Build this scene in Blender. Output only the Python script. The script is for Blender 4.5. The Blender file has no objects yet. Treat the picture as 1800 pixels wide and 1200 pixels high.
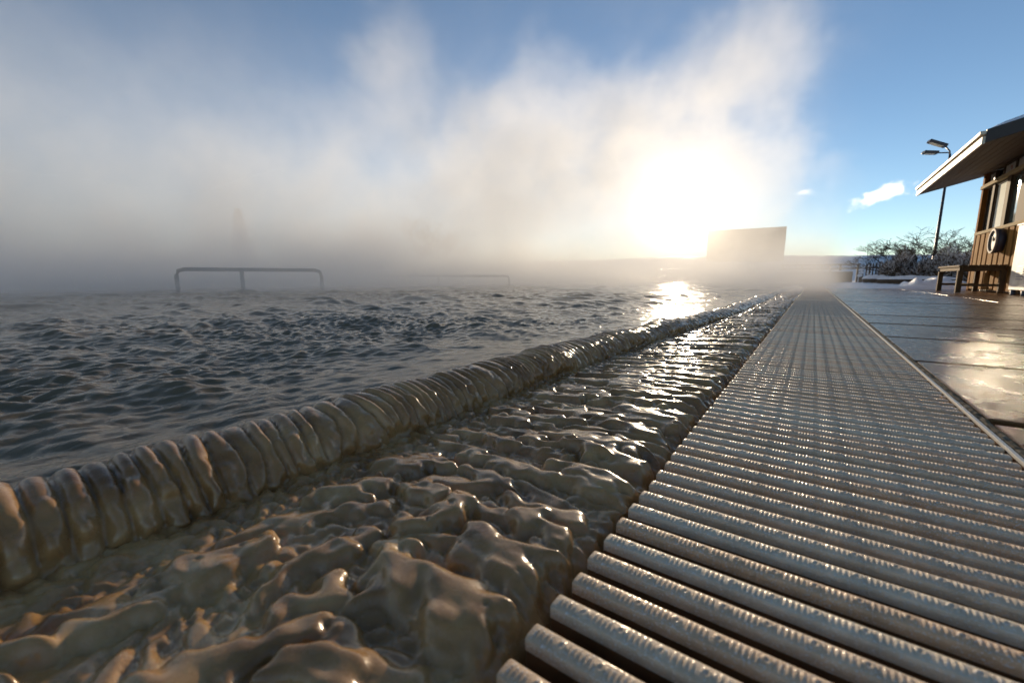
import bpy, bmesh, math, random
import numpy as np
from mathutils import Vector, Matrix
R = math.radians
C = bpy.context.scene.collection
S = bpy.context.scene

# ------------------------------------------------------------------ camera
cam = bpy.data.cameras.new('camera')
cam.lens = 14.8; cam.sensor_width = 36.0; cam.sensor_fit = 'HORIZONTAL'
cam.clip_start = 0.02; cam.clip_end = 3000
cam.dof.use_dof = True; cam.dof.focus_distance = 1.15; cam.dof.aperture_fstop = 6.3
co = bpy.data.objects.new('camera', cam); C.objects.link(co)
co.location = (0, 0, 0.25)
co.rotation_euler = (R(90) - math.atan(112/740), 0, R(35.3))
S.camera = co

# ------------------------------------------------------------------ sun and sky
SUN_AZ, SUN_EL = R(-13.9), R(8.4)          # azimuth from +Y towards +X
sd = Vector((math.sin(SUN_AZ)*math.cos(SUN_EL), math.cos(SUN_AZ)*math.cos(SUN_EL), math.sin(SUN_EL)))
sl = bpy.data.lights.new('sun', 'SUN'); sl.energy = 5.0; sl.angle = R(0.53); sl.color = (1.0, 0.79, 0.54)
so = bpy.data.objects.new('sun', sl); C.objects.link(so)
so.rotation_euler = sd.to_track_quat('Z', 'Y').to_euler()
w = bpy.data.worlds.new('World'); S.world = w; w.use_nodes = True
nt = w.node_tree; bg = nt.nodes['Background']
sky = nt.nodes.new('ShaderNodeTexSky'); sky.sky_type = 'NISHITA'; sky.sun_disc = False
sky.sun_elevation = SUN_EL; sky.sun_rotation = SUN_AZ
sky.air_density = 0.75; sky.dust_density = 0.0; sky.ozone_density = 1.6
nt.links.new(sky.outputs[0], bg.inputs[0]); bg.inputs[1].default_value = 0.09
S.view_settings.view_transform = 'Standard'; S.view_settings.look = 'None'
S.view_settings.exposure = 0.75; S.view_settings.gamma = 1.0
cy = S.cycles
cy.use_denoising = True
cy.use_adaptive_sampling = True; cy.adaptive_threshold = 0.02
cy.max_bounces = 8; cy.volume_bounces = 4; cy.blur_glossy = 0.0
cy.volume_step_rate = 2.0; cy.volume_max_steps = 512
cy.sample_clamp_indirect = 200.0
cy.use_guiding = True; cy.use_surface_guiding = True; cy.use_volume_guiding = False

# ------------------------------------------------------------------ helpers
rng = random.Random(7)
npr = np.random.default_rng(11)

def tag(o, label=None, cat=None, group=None, kind=None):
    if label: o['label'] = label
    if cat: o['category'] = cat
    if group: o['group'] = group
    if kind: o['kind'] = kind
    return o

def thing(name, label, cat, loc=(0, 0, 0), rz=0, group=None):
    o = bpy.data.objects.new(name, None); C.objects.link(o)
    o.location = loc; o.rotation_euler = (0, 0, rz); o.empty_display_size = .05
    return tag(o, label, cat, group)

def link(name, me, m, parent=None, smooth=False):
    o = bpy.data.objects.new(name, me); C.objects.link(o)
    if m is not None:
        for mm in (m if isinstance(m, (list, tuple)) else [m]): me.materials.append(mm)
    if parent is not None: o.parent = parent
    if smooth: me.polygons.foreach_set('use_smooth', np.ones(len(me.polygons), bool))
    return o

def obj(name, bm, m, parent=None, smooth=False):
    me = bpy.data.meshes.new(name); bm.normal_update(); bm.to_mesh(me); bm.free()
    return link(name, me, m, parent, smooth)

def box(bm, x0, x1, y0, y1, z0, z1, bev=0.0, mi=0):
    vs = [bm.verts.new(p) for p in ((x0,y0,z0),(x1,y0,z0),(x1,y1,z0),(x0,y1,z0),(x0,y0,z1),(x1,y0,z1),(x1,y1,z1),(x0,y1,z1))]
    fs = [bm.faces.new([vs[i] for i in q]) for q in ((3,2,1,0),(4,5,6,7),(0,1,5,4),(1,2,6,5),(2,3,7,6),(3,0,4,7))]
    for f in fs: f.material_index = mi
    if bev > 0:
        es = list({e for f in fs for e in f.edges})
        r = bmesh.ops.bevel(bm, geom=es, offset=bev, segments=2, affect='EDGES', profile=.6)
        for f in r['faces']: f.material_index = mi
    return vs

def bx(name, m, parent, *a, bev=0.0):
    bm = bmesh.new(); box(bm, *a, bev=bev); return obj(name, bm, m, parent)

def tube(bm, pts, rad, n=8, mi=0, cap=True):
    pts = [Vector(p) for p in pts]
    rad = rad if isinstance(rad, (list, tuple)) else [rad]*len(pts)
    rings = []
    for i, p in enumerate(pts):
        d = (pts[min(i+1, len(pts)-1)] - pts[max(i-1, 0)]).normalized()
        a = d.cross(Vector((0, 0, 1)) if abs(d.z) < .9 else Vector((1, 0, 0))).normalized(); b = d.cross(a)
        rings.append([bm.verts.new(p + (a*math.cos(t) + b*math.sin(t))*rad[i]) for t in (2*math.pi*k/n for k in range(n))])
    for r0, r1 in zip(rings, rings[1:]):
        for k in range(n):
            f = bm.faces.new((r0[k], r0[(k+1) % n], r1[(k+1) % n], r1[k])); f.smooth = True; f.material_index = mi
    if cap and n > 2:
        bm.faces.new(rings[0][::-1]).material_index = mi; bm.faces.new(rings[-1]).material_index = mi

def grid_mesh(name, V, m, parent=None, smooth=True, keep=None, kind=None):
    """V: (rows, cols, 3) array of points"""
    r, c = V.shape[:2]
    idx = np.arange(r*c).reshape(r, c)
    F = np.stack([idx[:-1, :-1], idx[:-1, 1:], idx[1:, 1:], idx[1:, :-1]], -1).reshape(-1, 4)
    if keep is not None:
        kf = (keep[:-1, :-1] & keep[:-1, 1:] & keep[1:, 1:] & keep[1:, :-1]).ravel(); F = F[kf]
    me = bpy.data.meshes.new(name)
    me.vertices.add(r*c); me.vertices.foreach_set('co', np.ascontiguousarray(V, dtype=np.float32).ravel())
    me.loops.add(F.size); me.loops.foreach_set('vertex_index', F.ravel().astype(np.int32))
    me.polygons.add(len(F)); me.polygons.foreach_set('loop_start', np.arange(0, F.size, 4, dtype=np.int32))
    me.update(calc_edges=True)
    o = link(name, me, m, parent, smooth)
    if kind: o['kind'] = kind
    return o

def raw_mesh(name, V, F, m, parent=None, smooth=False, mi=None):
    me = bpy.data.meshes.new(name); V = np.asarray(V, np.float32); F = np.asarray(F, np.int32)
    me.vertices.add(len(V)); me.vertices.foreach_set('co', V.ravel())
    me.loops.add(F.size); me.loops.foreach_set('vertex_index', F.ravel())
    k = F.shape[1]
    me.polygons.add(len(F)); me.polygons.foreach_set('loop_start', np.arange(0, F.size, k, dtype=np.int32))
    me.update(calc_edges=True)
    o = link(name, me, m, parent, smooth)
    if mi is not None: me.polygons.foreach_set('material_index', np.asarray(mi, np.int32))
    return o

def sst(a, b, x):
    t = np.clip((x-a)/(b-a), 0, 1); return t*t*(3-2*t)

def band_noise(n0, n1, d0, d1, l0, l1, width=.35, seed=0):
    """periodic band-limited noise, wavelengths l0 and l1 along the two axes, std 1"""
    g = np.random.default_rng(seed)
    k0 = np.fft.fftfreq(n0, d0)[:, None]*l0; k1 = np.fft.rfftfreq(n1, d1)[None, :]*l1
    kr = np.sqrt(k0*k0 + k1*k1)
    sp = np.exp(-((kr-1)**2)/(2*width**2)); sp[0, 0] = 0
    f = np.fft.rfft2(g.standard_normal((n0, n1)))*sp
    n = np.fft.irfft2(f, s=(n0, n1)); return (n/n.std()).astype(np.float32)

def bilin(a, i, j):
    """sample periodic array at fractional indices"""
    i0 = np.floor(i).astype(int); j0 = np.floor(j).astype(int); fi = (i-i0).astype(np.float32); fj = (j-j0).astype(np.float32)
    i0 %= a.shape[0]; j0 %= a.shape[1]; i1 = (i0+1) % a.shape[0]; j1 = (j0+1) % a.shape[1]
    return a[i0, j0]*(1-fi)*(1-fj) + a[i1, j0]*fi*(1-fj) + a[i0, j1]*(1-fi)*fj + a[i1, j1]*fi*fj

# ------------------------------------------------------------------ materials
def mat(name, col=(.5, .5, .5), rough=.5, metal=0.0, spec=.5, coat=0.0, coat_r=.1, ior=1.5):
    m = bpy.data.materials.new(name); m.use_nodes = True
    b = m.node_tree.nodes['Principled BSDF']
    b.inputs['Base Color'].default_value = (*col, 1); b.inputs['Roughness'].default_value = rough
    b.inputs['Metallic'].default_value = metal; b.inputs['Specular IOR Level'].default_value = spec
    b.inputs['IOR'].default_value = ior
    b.inputs['Coat Weight'].default_value = coat; b.inputs['Coat Roughness'].default_value = coat_r
    return m

def nodes(m):
    return m.node_tree, m.node_tree.nodes['Principled BSDF']

def coords(m, scale=(1, 1, 1), kind='Object'):
    t = m.node_tree; tc = t.nodes.new('ShaderNodeTexCoord'); mp = t.nodes.new('ShaderNodeMapping')
    mp.inputs['Scale'].default_value = scale; t.links.new(tc.outputs[kind], mp.inputs[0]); return mp.outputs[0]

def noise(m, scale, detail=4, rough=.55, vec=None, dist=0.0):
    t = m.node_tree; n = t.nodes.new('ShaderNodeTexNoise'); n.inputs['Scale'].default_value = scale
    n.inputs['Detail'].default_value = detail; n.inputs['Roughness'].default_value = rough; n.inputs['Distortion'].default_value = dist
    t.links.new(vec if vec is not None else coords(m), n.inputs['Vector']); return n.outputs['Fac']

def ramp(m, fac, stops):
    t = m.node_tree; r = t.nodes.new('ShaderNodeValToRGB')
    while len(r.color_ramp.elements) < len(stops): r.color_ramp.elements.new(.5)
    for e, (p, c) in zip(r.color_ramp.elements, stops):
        e.position = p; e.color = (*c, 1) if isinstance(c, tuple) else (c, c, c, 1)
    t.links.new(fac, r.inputs[0]); return r.outputs[0]

def bump(m, h, strength, dist, prev=None):
    t, b = nodes(m); n = t.nodes.new('ShaderNodeBump'); n.inputs['Strength'].default_value = strength
    n.inputs['Distance'].default_value = dist; t.links.new(h, n.inputs['Height'])
    if prev is not None: t.links.new(prev, n.inputs['Normal'])
    t.links.new(n.outputs[0], b.inputs['Normal']); return n.outputs[0]

def feed(m, out, name):
    t, b = nodes(m); t.links.new(out, b.inputs[name])

# mineral crust, wet
M_crust = mat('wet_mineral_crust', (.2, .15, .1), .3, spec=.45, coat=.28, coat_r=.11)
f = noise(M_crust, 14, 5); feed(M_crust, ramp(M_crust, f, [(.3, (.20, .098, .030)), (.5, (.385, .213, .080)), (.7, (.53, .33, .14))]), 'Base Color')
f2 = noise(M_crust, 60, 3); feed(M_crust, ramp(M_crust, f2, [(.35, .18), (.65, .34)]), 'Roughness')
bump(M_crust, noise(M_crust, 240, 4), .25, .0012)
b = nodes(M_crust)[1]; b.inputs['Subsurface Weight'].default_value = .25; b.inputs['Subsurface Radius'].default_value = (1, .45, .2); b.inputs['Subsurface Scale'].default_value = .003

M_lip = M_crust.copy(); M_lip.name = 'wet_lip_crust'
for n_ in M_lip.node_tree.nodes:
    if n_.type == 'VALTORGB' and len(n_.color_ramp.elements) == 3:
        for e_, c_ in zip(n_.color_ramp.elements, ((.17, .078, .022), (.33, .172, .062), (.46, .27, .11))): e_.color = (*c_, 1)
M_lip.node_tree.nodes['Principled BSDF'].inputs['Subsurface Weight'].default_value = 0
# water, milky dark
M_water = mat('pool_water', (.16, .122, .075), .08, spec=.25, ior=1.33)
nv = coords(M_water, (1, 1, 1))
bp = bump(M_water, noise(M_water, 26, 4, .6, nv, .6), .35, .012)
bump(M_water, noise(M_water, 95, 3, .6, nv), .22, .004, bp)

# grating plastic
M_slat = mat('wet_slat_plastic', (.42, .38, .31), .55, spec=.3, coat=.14, coat_r=.10)
t = M_slat.node_tree; oi = t.nodes.new('ShaderNodeObjectInfo')
mixn = t.nodes.new('ShaderNodeMix'); mixn.data_type = 'RGBA'
mixn.inputs[6].default_value = (.80, .50, .28, 1); mixn.inputs[7].default_value = (.84, .68, .48, 1)
t.links.new(oi.outputs['Random'], mixn.inputs[0])
m2 = t.nodes.new('ShaderNodeMix'); m2.data_type = 'RGBA'; m2.blend_type = 'MULTIPLY'; m2.inputs[0].default_value = 1
t.links.new(mixn.outputs[2], m2.inputs[6]); t.links.new(ramp(M_slat, noise(M_slat, 40, 5), [(.3, .68), (.7, 1.0)]), m2.inputs[7])
m3 = t.nodes.new('ShaderNodeMix'); m3.data_type = 'RGBA'; m3.inputs[7].default_value = (.86, .84, .82, 1)
t.links.new(ramp(M_slat, noise(M_slat, 520, 3, .7), [(.55, 0.0), (.66, .75)]), m3.inputs[0]); t.links.new(m2.outputs[2], m3.inputs[6]); feed(M_slat, m3.outputs[2], 'Base Color')
bump(M_slat, noise(M_slat, 520, 3, .7), .7, .0012)
M_web = mat('gap_shade_plastic', (.26, .125, .05), .55, spec=.3)  # slat sides below the head: shade of the gaps painted in dark brown
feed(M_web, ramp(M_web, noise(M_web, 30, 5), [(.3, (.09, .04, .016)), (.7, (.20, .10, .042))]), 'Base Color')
M_strip = mat('support_strip_plastic', (.45, .47, .52), .4)
M_trough = mat('brown_channel', (.22, .115, .05), .5)

# deck concrete, wet
M_deck = mat('wet_deck_slabs', (.2, .15, .1), .3, spec=.13)
dv = coords(M_deck, (1, 1, 1))
f = noise(M_deck, 5.0, 9, .72, dv); feed(M_deck, ramp(M_deck, f, [(.3, (.085, .038, .012)), (.55, (.17, .080, .029)), (.75, (.26, .14, .056))]), 'Base Color')
fr = noise(M_deck, 5.5, 7, .68, dv); feed(M_deck, ramp(M_deck, fr, [(.30, .23), (.5, .28), (.70, .35)]), 'Roughness')
bp = bump(M_deck, noise(M_deck, 190, 5, .7, dv), .24, .004)
bump(M_deck, noise(M_deck, 12, 4, .6, dv), .12, .01, bp)
M_kerb = mat('pale_concrete_kerb', (.3, .26, .2), .85, spec=.15)
feed(M_kerb, ramp(M_kerb, noise(M_kerb, 45, 6, .7), [(.35, (.07, .05, .03)), (.55, (.17, .13, .08)), (.7, (.42, .37, .30))]), 'Base Color'); bump(M_kerb, noise(M_kerb, 120, 5), .6, .004)
M_trim = mat('pale_metal_trim', (.74, .68, .57), .6, spec=.4)
M_joint = mat('dark_joint', (.02, .016, .012), .7)

# snow
M_snow = mat('snow', (.80, .82, .86), .6)
bump(M_snow, noise(M_snow, 3.0, 6, .6), .5, .12)

# woods and others
def wood(name, c0, c1, rough=.6, sc=(14, 14, 1.2), spec=.35):
    m = mat(name, c0, rough); v = coords(m, sc)
    f = noise(m, 3, 6, .65, v, .8); feed(m, ramp(m, f, [(.3, c0), (.7, c1)]), 'Base Color'); bump(m, f, .3, .004)
    nodes(m)[1].inputs['Specular IOR Level'].default_value = spec; return m
M_clad = wood('weathered_cladding', (.16, .075, .020), (.38, .21, .070), .9, spec=.05)
M_post = wood('orange_post', (.20, .075, .016), (.30, .13, .034), .9, spec=.05)
M_soffit = wood('soffit_boards', (.16, .12, .08), (.26, .20, .14), .6, (2.5, 18, 2.5))
M_fascia = wood('painted_fascia', (.55, .46, .33), (.74, .66, .52), .6, (9, 1.5, 9))
M_dark = mat('dark_fascia', (.035, .025, .022), .55)
M_sill = wood('pale_sill', (.30, .23, .13), (.44, .35, .22), .9, (8, 1, 8), .05)
M_bench = wood('dark_bench_wood', (.06, .036, .018), (.13, .08, .04), .85, spec=.1)
M_screen = wood('screen_boards', (.11, .075, .045), (.18, .12, .07), .7, (1.2, 6, 10))
M_fence = wood('fence_wood', (.05, .035, .022), (.11, .08, .05), .7)
M_backw = mat('dark_retaining_wall', (.07, .05, .035), .8)
feed(M_backw, ramp(M_backw, noise(M_backw, 3, 6), [(.3, (.035, .026, .02)), (.7, (.12, .09, .06))]), 'Base Color')
M_inner = mat('dim_interior', (.10, .11, .10), .6)
M_frame = mat('window_frame_paint', (.08, .055, .035), .8, spec=.1)
M_pane = mat('window_glass', (.10, .13, .12), .06, spec=1.0, ior=2.5)
M_skypane = mat('painted_sky_glass', (.72, .76, .72), .9, spec=.05)  # matte pane, the pale sky reflection is put into its base colour
M_darkpane = mat('dark_glass', (.03, .032, .03), .6, spec=.15)
M_paper = mat('pale_panel_paper', (.34, .31, .28), .6)
M_red = mat('faded_red_mark', (.30, .10, .08), .6)
M_white = mat('white_cabinet_paint', (.66, .66, .66), .6, spec=.2)
feed(M_white, ramp(M_white, noise(M_white, 6, 5), [(.3, (.30, .29, .28)), (.7, (.46, .45, .45))]), 'Base Color')
M_grille = mat('grey_grille', (.12, .13, .17), .5)
M_clockrim = mat('pale_clock_rim', (.22, .19, .18), .7, spec=.1)
M_clockbody = mat('dark_clock_body', (.05, .045, .06), .5)
M_clockface = mat('clock_face', (.16, .165, .15), .6, spec=.1)
M_pole = mat('dark_pole', (.045, .04, .045), .45, .3)
M_lens = mat('lamp_lens', (.6, .55, .42), .25)
M_steel = mat('brushed_steel', (.5, .46, .4), .3, 1.0)
M_railw = mat('wet_dark_rail', (.16, .15, .13), .5)
M_bark = mat('frosty_bark', (.045, .034, .027), .9, spec=.1)
M_frost = mat('hoar_frost', (.62, .60, .60), .8)
M_twig = mat('brown_twig', (.10, .065, .035), .85)
M_ever = mat('evergreen_needles', (.04, .055, .035), .85)

# ------------------------------------------------------------------ the ground, one sheet to the horizon
def axis(lo, hi, core0, core1, step, far_n):
    a = np.arange(core0, core1+1e-6, step)
    l = core0 - np.geomspace(step, core0-lo, far_n)[::-1]; r = core1 + np.geomspace(step, hi-core1, far_n)
    return np.concatenate([l, a, r])
gx = axis(-900, 900, -36, 12, .4, 26); gy = axis(-300, 1500, -8, 60, .4, 26)
GX, GY = np.meshgrid(gx, gy)
def gnoise(x, y, s, seed):
    a = band_noise(256, 256, 1, 1, 22, 22, .9, seed); return bilin(a, y/s*8+90, x/s*8+40)
pool = (GX < .45) & (GX > -31) & (GY < 24.3) & (GY > -9)
deckm = (GX > .3) & (GX < 13) & (GY < 12.6) & (GY > -7)
GZ = .015 + .025*gnoise(GX, GY, 2.2, 3) + .02*gnoise(GX, GY, .7, 4)
bankh = 2.25 + .12*gnoise(GX, GY*0, 16, 5)
GZ = GZ + sst(29, 47, GY)*bankh*(.0+1.0)*np.clip(1-(GY-47)/900, .3, 1)
GZ = np.where(GX < -31, .35 + .1*gnoise(GX, GY, 6, 6), GZ)
GZ = np.where(pool | deckm, -.3, GZ)
tag(grid_mesh('snow_ground', np.stack([GX, GY, GZ], -1), M_snow), 'snow covered ground rising to a blue shaded bank behind the pool', 'ground', kind='structure')

# ------------------------------------------------------------------ pool water
ang = np.linspace(R(-112), R(-2), 1150)
rad = np.geomspace(.42, 36, 760)
RR, AA = np.meshgrid(rad, ang, indexing='ij')
WX = RR*np.sin(AA); WY = RR*np.cos(AA)
def lip_shift(y): return .13*sst(.9, 4.2, y) + .03*sst(4, 12, y)
def lip_drop(y): return .026*sst(.9, 4.0, y)
def chop(n, L, seed, l, wd):
    d = L/n; a = band_noise(n, n, d, d, l, l*.62, wd, seed); return a
T1, L1 = chop(768, 7.3, 21, .85, .5), 7.3
T2, L2 = chop(768, 3.1, 22, .22, .45), 3.1
T3, L3 = chop(768, 1.37, 23, .075, .5), 1.37
def smp(T, L, x, y, rot):
    c, s = math.cos(rot), math.sin(rot); u = x*c - y*s; v = x*s + y*c
    return bilin(T, v/L*T.shape[0] + 5000*T.shape[0], u/L*T.shape[1] + 5000*T.shape[1])
n1 = smp(T1, L1, WX, WY, .5); n2 = smp(T2, L2, WX + .05*n1, WY, .9); n3 = smp(T3, L3, WX, WY, .2)
patch = np.clip(.8 + .2*smp(T1, 23.0, WX, WY, 1.4), .3, 1.3)
dist_lip = (-.70 + lip_shift(WY)) - WX
calm = .35 + .65*sst(.05, .7, dist_lip)
far = 1.0 - .35*sst(8, 25, RR)
crest = lambda n: np.where(n > 0, n**1.25, n*.8)
WZ = .012 + far*calm*(.0080*crest(n1) + .0036*(.75+.25*patch)*crest(n2)*(1-.8*sst(5, 12, RR)) + .0028*patch*n3*(1-sst(2.2, 4.5, RR)))
keep = (WX < -.70 + lip_shift(WY)) & (WY < 24) & (WX > -30)
tag(grid_mesh('pool_water', np.stack([WX, WY, WZ], -1), M_water, keep=keep), 'choppy dark milky pool water with steam rising off it', 'water', kind='structure')

# ------------------------------------------------------------------ rows of Y used by lip and ledge: dense near the camera
def yrows(y0, ynear, y1, d0, g):
    ys = [y0]
    while ys[-1] < y1: ys.append(ys[-1] + max(d0, g*max(0, ys[-1]-ynear)))
    return np.array(ys)
Y = yrows(-.35, .35, 24, .0025, .0042)
DY = .003; NY = 8400          # 25.2 m of noise along the pool
def blob(n, thr, w): return np.sqrt(np.clip((n-thr)/w, 0, 1))
def smax(a, b, k):
    h = np.clip(.5 + .5*(a-b)/k, 0, 1); return b*(1-h) + a*h + k*h*(1-h)

# ------------------------------------------------------------------ pool lip (fluted)
prof = np.array([(.030, -.012), (.017, .0), (.013, .010), (.010, .022), (.004, .036), (-.008, .050), (-.025, .061), (-.045, .068), (-.066, .072), (-.09, .072), (-.112, .067), (-.13, .055), (-.145, .035), (-.15, .0)])
sarc = np.concatenate([[0], np.cumsum(np.hypot(*np.diff(prof, axis=0).T))]); NT = 84
ts = np.linspace(0, sarc[-1], NT)
def catmull(s):
    return np.stack([np.interp(s, sarc, prof[:, k]) for k in (0, 1)], -1)
P = catmull(ts)
for _ in range(3): P[1:-1] = .25*P[:-2] + .5*P[1:-1] + .25*P[2:]
tang = np.gradient(P, axis=0); tang /= np.linalg.norm(tang, axis=1)[:, None]
nrm = np.stack([tang[:, 1], -tang[:, 0]], -1)
YY, TT = np.meshgrid(Y, ts, indexing='ij')
na = band_noise(NY, 128, DY, .004, .22, .34, .5, 31); nb = band_noise(NY, 128, DY, .004, .07, .16, .5, 32); nbead = band_noise(NY, 128, DY, .004, .026, .03, .3, 33); nl = band_noise(NY, 128, DY, .004, .5, .4, .6, 34)
I = (YY+.4)/DY; J = TT/.004
A_, B_, Bd, Lw = (bilin(a, I, J) for a in (na, nb, nbead, nl))
pitch = .0245
ph = YY/pitch + .26*A_*sst(-.05, .35, YY) + .16*B_*sst(-.05, .35, YY)
ph2 = YY/(pitch*.62) + (.35*A_ + .2*B_)*sst(-.05, .35, YY) + 7.3
def hsh(k, s): return np.modf(np.abs(np.sin(np.round(k)*12.9898 + s)*43758.5453))[0].astype(np.float32)
def semi(p): return np.sqrt(np.clip(1 - (2*(p-np.round(p)))**2, 0, 1))
fl = semi(ph)*(.72+.35*hsh(ph, 1.3))
fl2 = semi(ph2)*(.55+.4*hsh(ph2, 2.1))
mixf = sst(.55, .75, bilin(na, I*.6+333, J*.5))*sst(.016, .03, TT)
flute = fl*(1-mixf) + fl2*mixf
end = .016 + .034*hsh(ph, 4.7)**2 + .006*Lw                         # where each flute ends above the foot
ftop = np.sqrt(sst(-.004, .020, TT-end))
back = 1 - sst(.155, .20, TT)
bead = blob(Bd, -.2, 1.7)*(1-ftop)*.8
big = 1 + .35*sst(.6, -.1, YY)
disp = (.0130*big*flute*ftop*(1+.13*Bd*sst(.13, .08, TT)) + .0100*bead)*back + .0035*Lw*ftop + .0012*B_*ftop
PX = P[None, :, 0] + disp*nrm[None, :, 0]; PZ = P[None, :, 1] + disp*nrm[None, :, 1]
hsc = .92 - .20*sst(1.0, 4.0, YY)
LX = -.598 + lip_shift(YY) + PX; LZ = -.042 + PZ*hsc + .002*Lw
tag(grid_mesh('pool_lip', np.stack([LX, YY, LZ], -1), M_lip), 'rounded pool lip of fluted brown mineral crust between water and ledge', 'pool edge', kind='structure')

# ------------------------------------------------------------------ overflow ledge (blobs of mineral crust)
X0, X1 = -.60, -.1475
un = np.concatenate([np.linspace(0, .955, 178), np.linspace(.955, 1, 26)[1:]])
YY, UU = np.meshgrid(Y, un, indexing='ij')
x_left = X0 + lip_shift(YY)
SX = x_left + (X1 - x_left)*UU
DXn = .004; NXn = 160
def N(ly, lx, wd, seed): return band_noise(NY, NXn, DY, DXn, ly, lx, wd, seed)
wy = N(.35, .3, .6, 40); wx = N(.25, .3, .6, 41)
I0 = (YY+.4)/DY; J0 = (SX+.62)/DXn
Wy = bilin(wy, I0, J0); Wx = bilin(wx, I0, J0)
skew = .35*(SX+.4)                                     # near blobs lean
I = (YY+.4 + .012*Wy + skew*(1-sst(.3, 1.4, YY))*.5)/DY; J = (SX+.62 + .012*Wx)/DXn
nB, nD, nE = N(.028, .06, .3, 43), N(.015, .020, .35, 45), N(.5, .35, .6, 46)
nw1, nw2 = N(.045, .06, .5, 47), N(.045, .06, .5, 48)
b_, d, e = (bilin(k, I, J) for k in (nB, nD, nE))
# every blob of crust is a bent capsule with round ends, laid side by side across the ledge
GH = np.zeros((NY, NXn), np.float32)
gyv = np.arange(NY)*DY - .4; gxv = np.arange(NXn)*DXn - .62
br = random.Random(19)
def put(cx, cyy, L_, w_, angl, hh):
    r_ = L_/2 + w_*1.3 + .01
    i0, i1 = np.searchsorted(gyv, (cyy-r_, cyy+r_)); j0, j1 = np.searchsorted(gxv, (cx-r_, cx+r_))
    if i1-i0 < 2 or j1-j0 < 2: return
    yy, xx = np.meshgrid(gyv[i0:i1]-cyy, gxv[j0:j1]-cx, indexing='ij')
    wxx = nw1[i0:i1, j0:j1]*.30*w_; wyy = nw2[i0:i1, j0:j1]*.30*w_
    c_, s_ = math.cos(angl), math.sin(angl)
    u = (xx+wxx)*c_ + (yy+wyy)*s_; v = -(xx+wxx)*s_ + (yy+wyy)*c_
    v = v + w_*.45*np.sin(u/max(L_, .02)*3.2 + cyy*91)
    du = np.maximum(np.abs(u) - max(L_/2-w_, 0), 0)
    taper = 1 + .22*np.sin(u/max(L_, .02)*4 + cx*77)
    q = np.sqrt(du*du + v*v)/(w_*taper)
    hgt = hh*np.clip(1-q**3, 0, 1)**.55
    GH[i0:i1, j0:j1] = np.where(hgt > 0, smax(GH[i0:i1, j0:j1], hgt, .0012), GH[i0:i1, j0:j1])
yr = -.38
while yr < 24.2:
    fyr = float(sst(.25, 1.3, yr)); w0 = .0205*(1-fyr) + .0135*fyr
    wl = X0 + float(lip_shift(yr)); xx_ = wl + br.uniform(.05, .13)
    while xx_ < X1 + .02:
        L_ = br.uniform(.06, .17)*(1-fyr) + br.uniform(.10, .30)*fyr
        w_ = w0*br.uniform(.6, 1.3); cx = xx_ + L_/2
        nl_ = float(sst(.46, .20, yr)*sst(-.22, -.32, cx))
        if br.random() > .10:
            an = nl_*1.45 + br.gauss(0, .10 - .05*fyr) - .10*(1-fyr)
            put(min(cx, X1-.004-br.random()**2*.03-.48*L_*(1-nl_)-.02*nl_), yr + br.gauss(0, .004), L_*(1-.3*nl_), w_, an, w_*br.uniform(.75, 1.0)*(1+.35*fyr))
        xx_ += L_*br.uniform(.80, 1.0)
    yr += w0*1.85
yr = -.38
while yr < 24.2:                                   # small beads and fingers along the foot of the lip
    w0 = .0085; wl = X0 + float(lip_shift(yr)); xx_ = wl + .002
    while xx_ < wl + .15:
        L_ = br.uniform(.014, .05); w_ = w0*br.uniform(.7, 1.35)
        if br.random() > .12: put(xx_ + L_/2, yr + br.gauss(0, .003), L_, w_, br.gauss(-.1, .35), w_*br.uniform(.7, 1.0))
        xx_ += L_*.95
    yr += w0*1.8
hB = .0060*blob(b_ + .3*e, -.1, 1.8)
hD = .0040*blob(d, -.3, 1.6)
H = smax(smax(bilin(GH, (YY+.4)/DY, (SX+.62)/DXn), hB, .001), hD, .001)
H = H + .0006*b_*sst(.006, .014, H) - .0028*sst(1.7, 2.3, bilin(nD, I*.8+300, J*.8)+.2*e)*sst(.012, .018, H)
for yj, wj in ((.505, .006), (1.13, .005), (1.9, .006)):        # joints across the ledge
    H = H*(1 - .85*np.exp(-((YY - yj - .006*Wx - .02*(SX+.2))/wj)**2))
base = -.040 + .024*sst(-.58, -.2, SX)
edge = np.clip((X1-SX)/(.020+.005*(1+bilin(nB, I*1.3+77, J))), 0, 1)
SZ = base + H*(.45+.55*edge) - .030*(1-np.sqrt(np.clip(1-(1-edge)**2, 0, 1)))
SX2 = SX + .004*Wx*(UU > 0)*edge - .004*(1-edge)*bilin(nB, I*1.1+50, J)*.5
tag(grid_mesh('overflow_ledge', np.stack([SX2, YY, SZ], -1), M_crust), 'wet ledge of lumpy brown mineral blobs beside the slatted grating', 'pool edge', kind='structure')

# ------------------------------------------------------------------ trough under the grating and its kerb
bm = bmesh.new()
box(bm, -.62, .262, -1, 24, -.15, -.075)
box(bm, .2535, .268, -1, 24, -.0745, -.003)
box(bm, -.62, -.158, -1, 24, -.0745, -.055)
tag(obj('overflow_channel', bm, M_trough), 'brown drain channel under the slats', 'channel', kind='structure')
tr = bx('deck_edge_trim', M_trim, None, .2535, .2592, -1, 24, -.0028, .0030, bev=.001)
tag(tr, 'thin pale trim strip along the right edge of the grating', 'trim', kind='structure')
ky = yrows(-.6, .3, 24, .004, .006)
kx = np.linspace(.2595, .276, 12)
KY, KX = np.meshgrid(ky, kx, indexing='ij')
kn = band_noise(NY, 64, DY, .002, .03, .02, .8, 51)
kz = .0005 - .006*sst(.275, .27, KX)*0 + .0008*bilin(kn, (KY+.7)/DY, KX/.002) - .006*sst(.2635, .2605, KX) - .002*sst(.272, .2755, KX)
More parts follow.
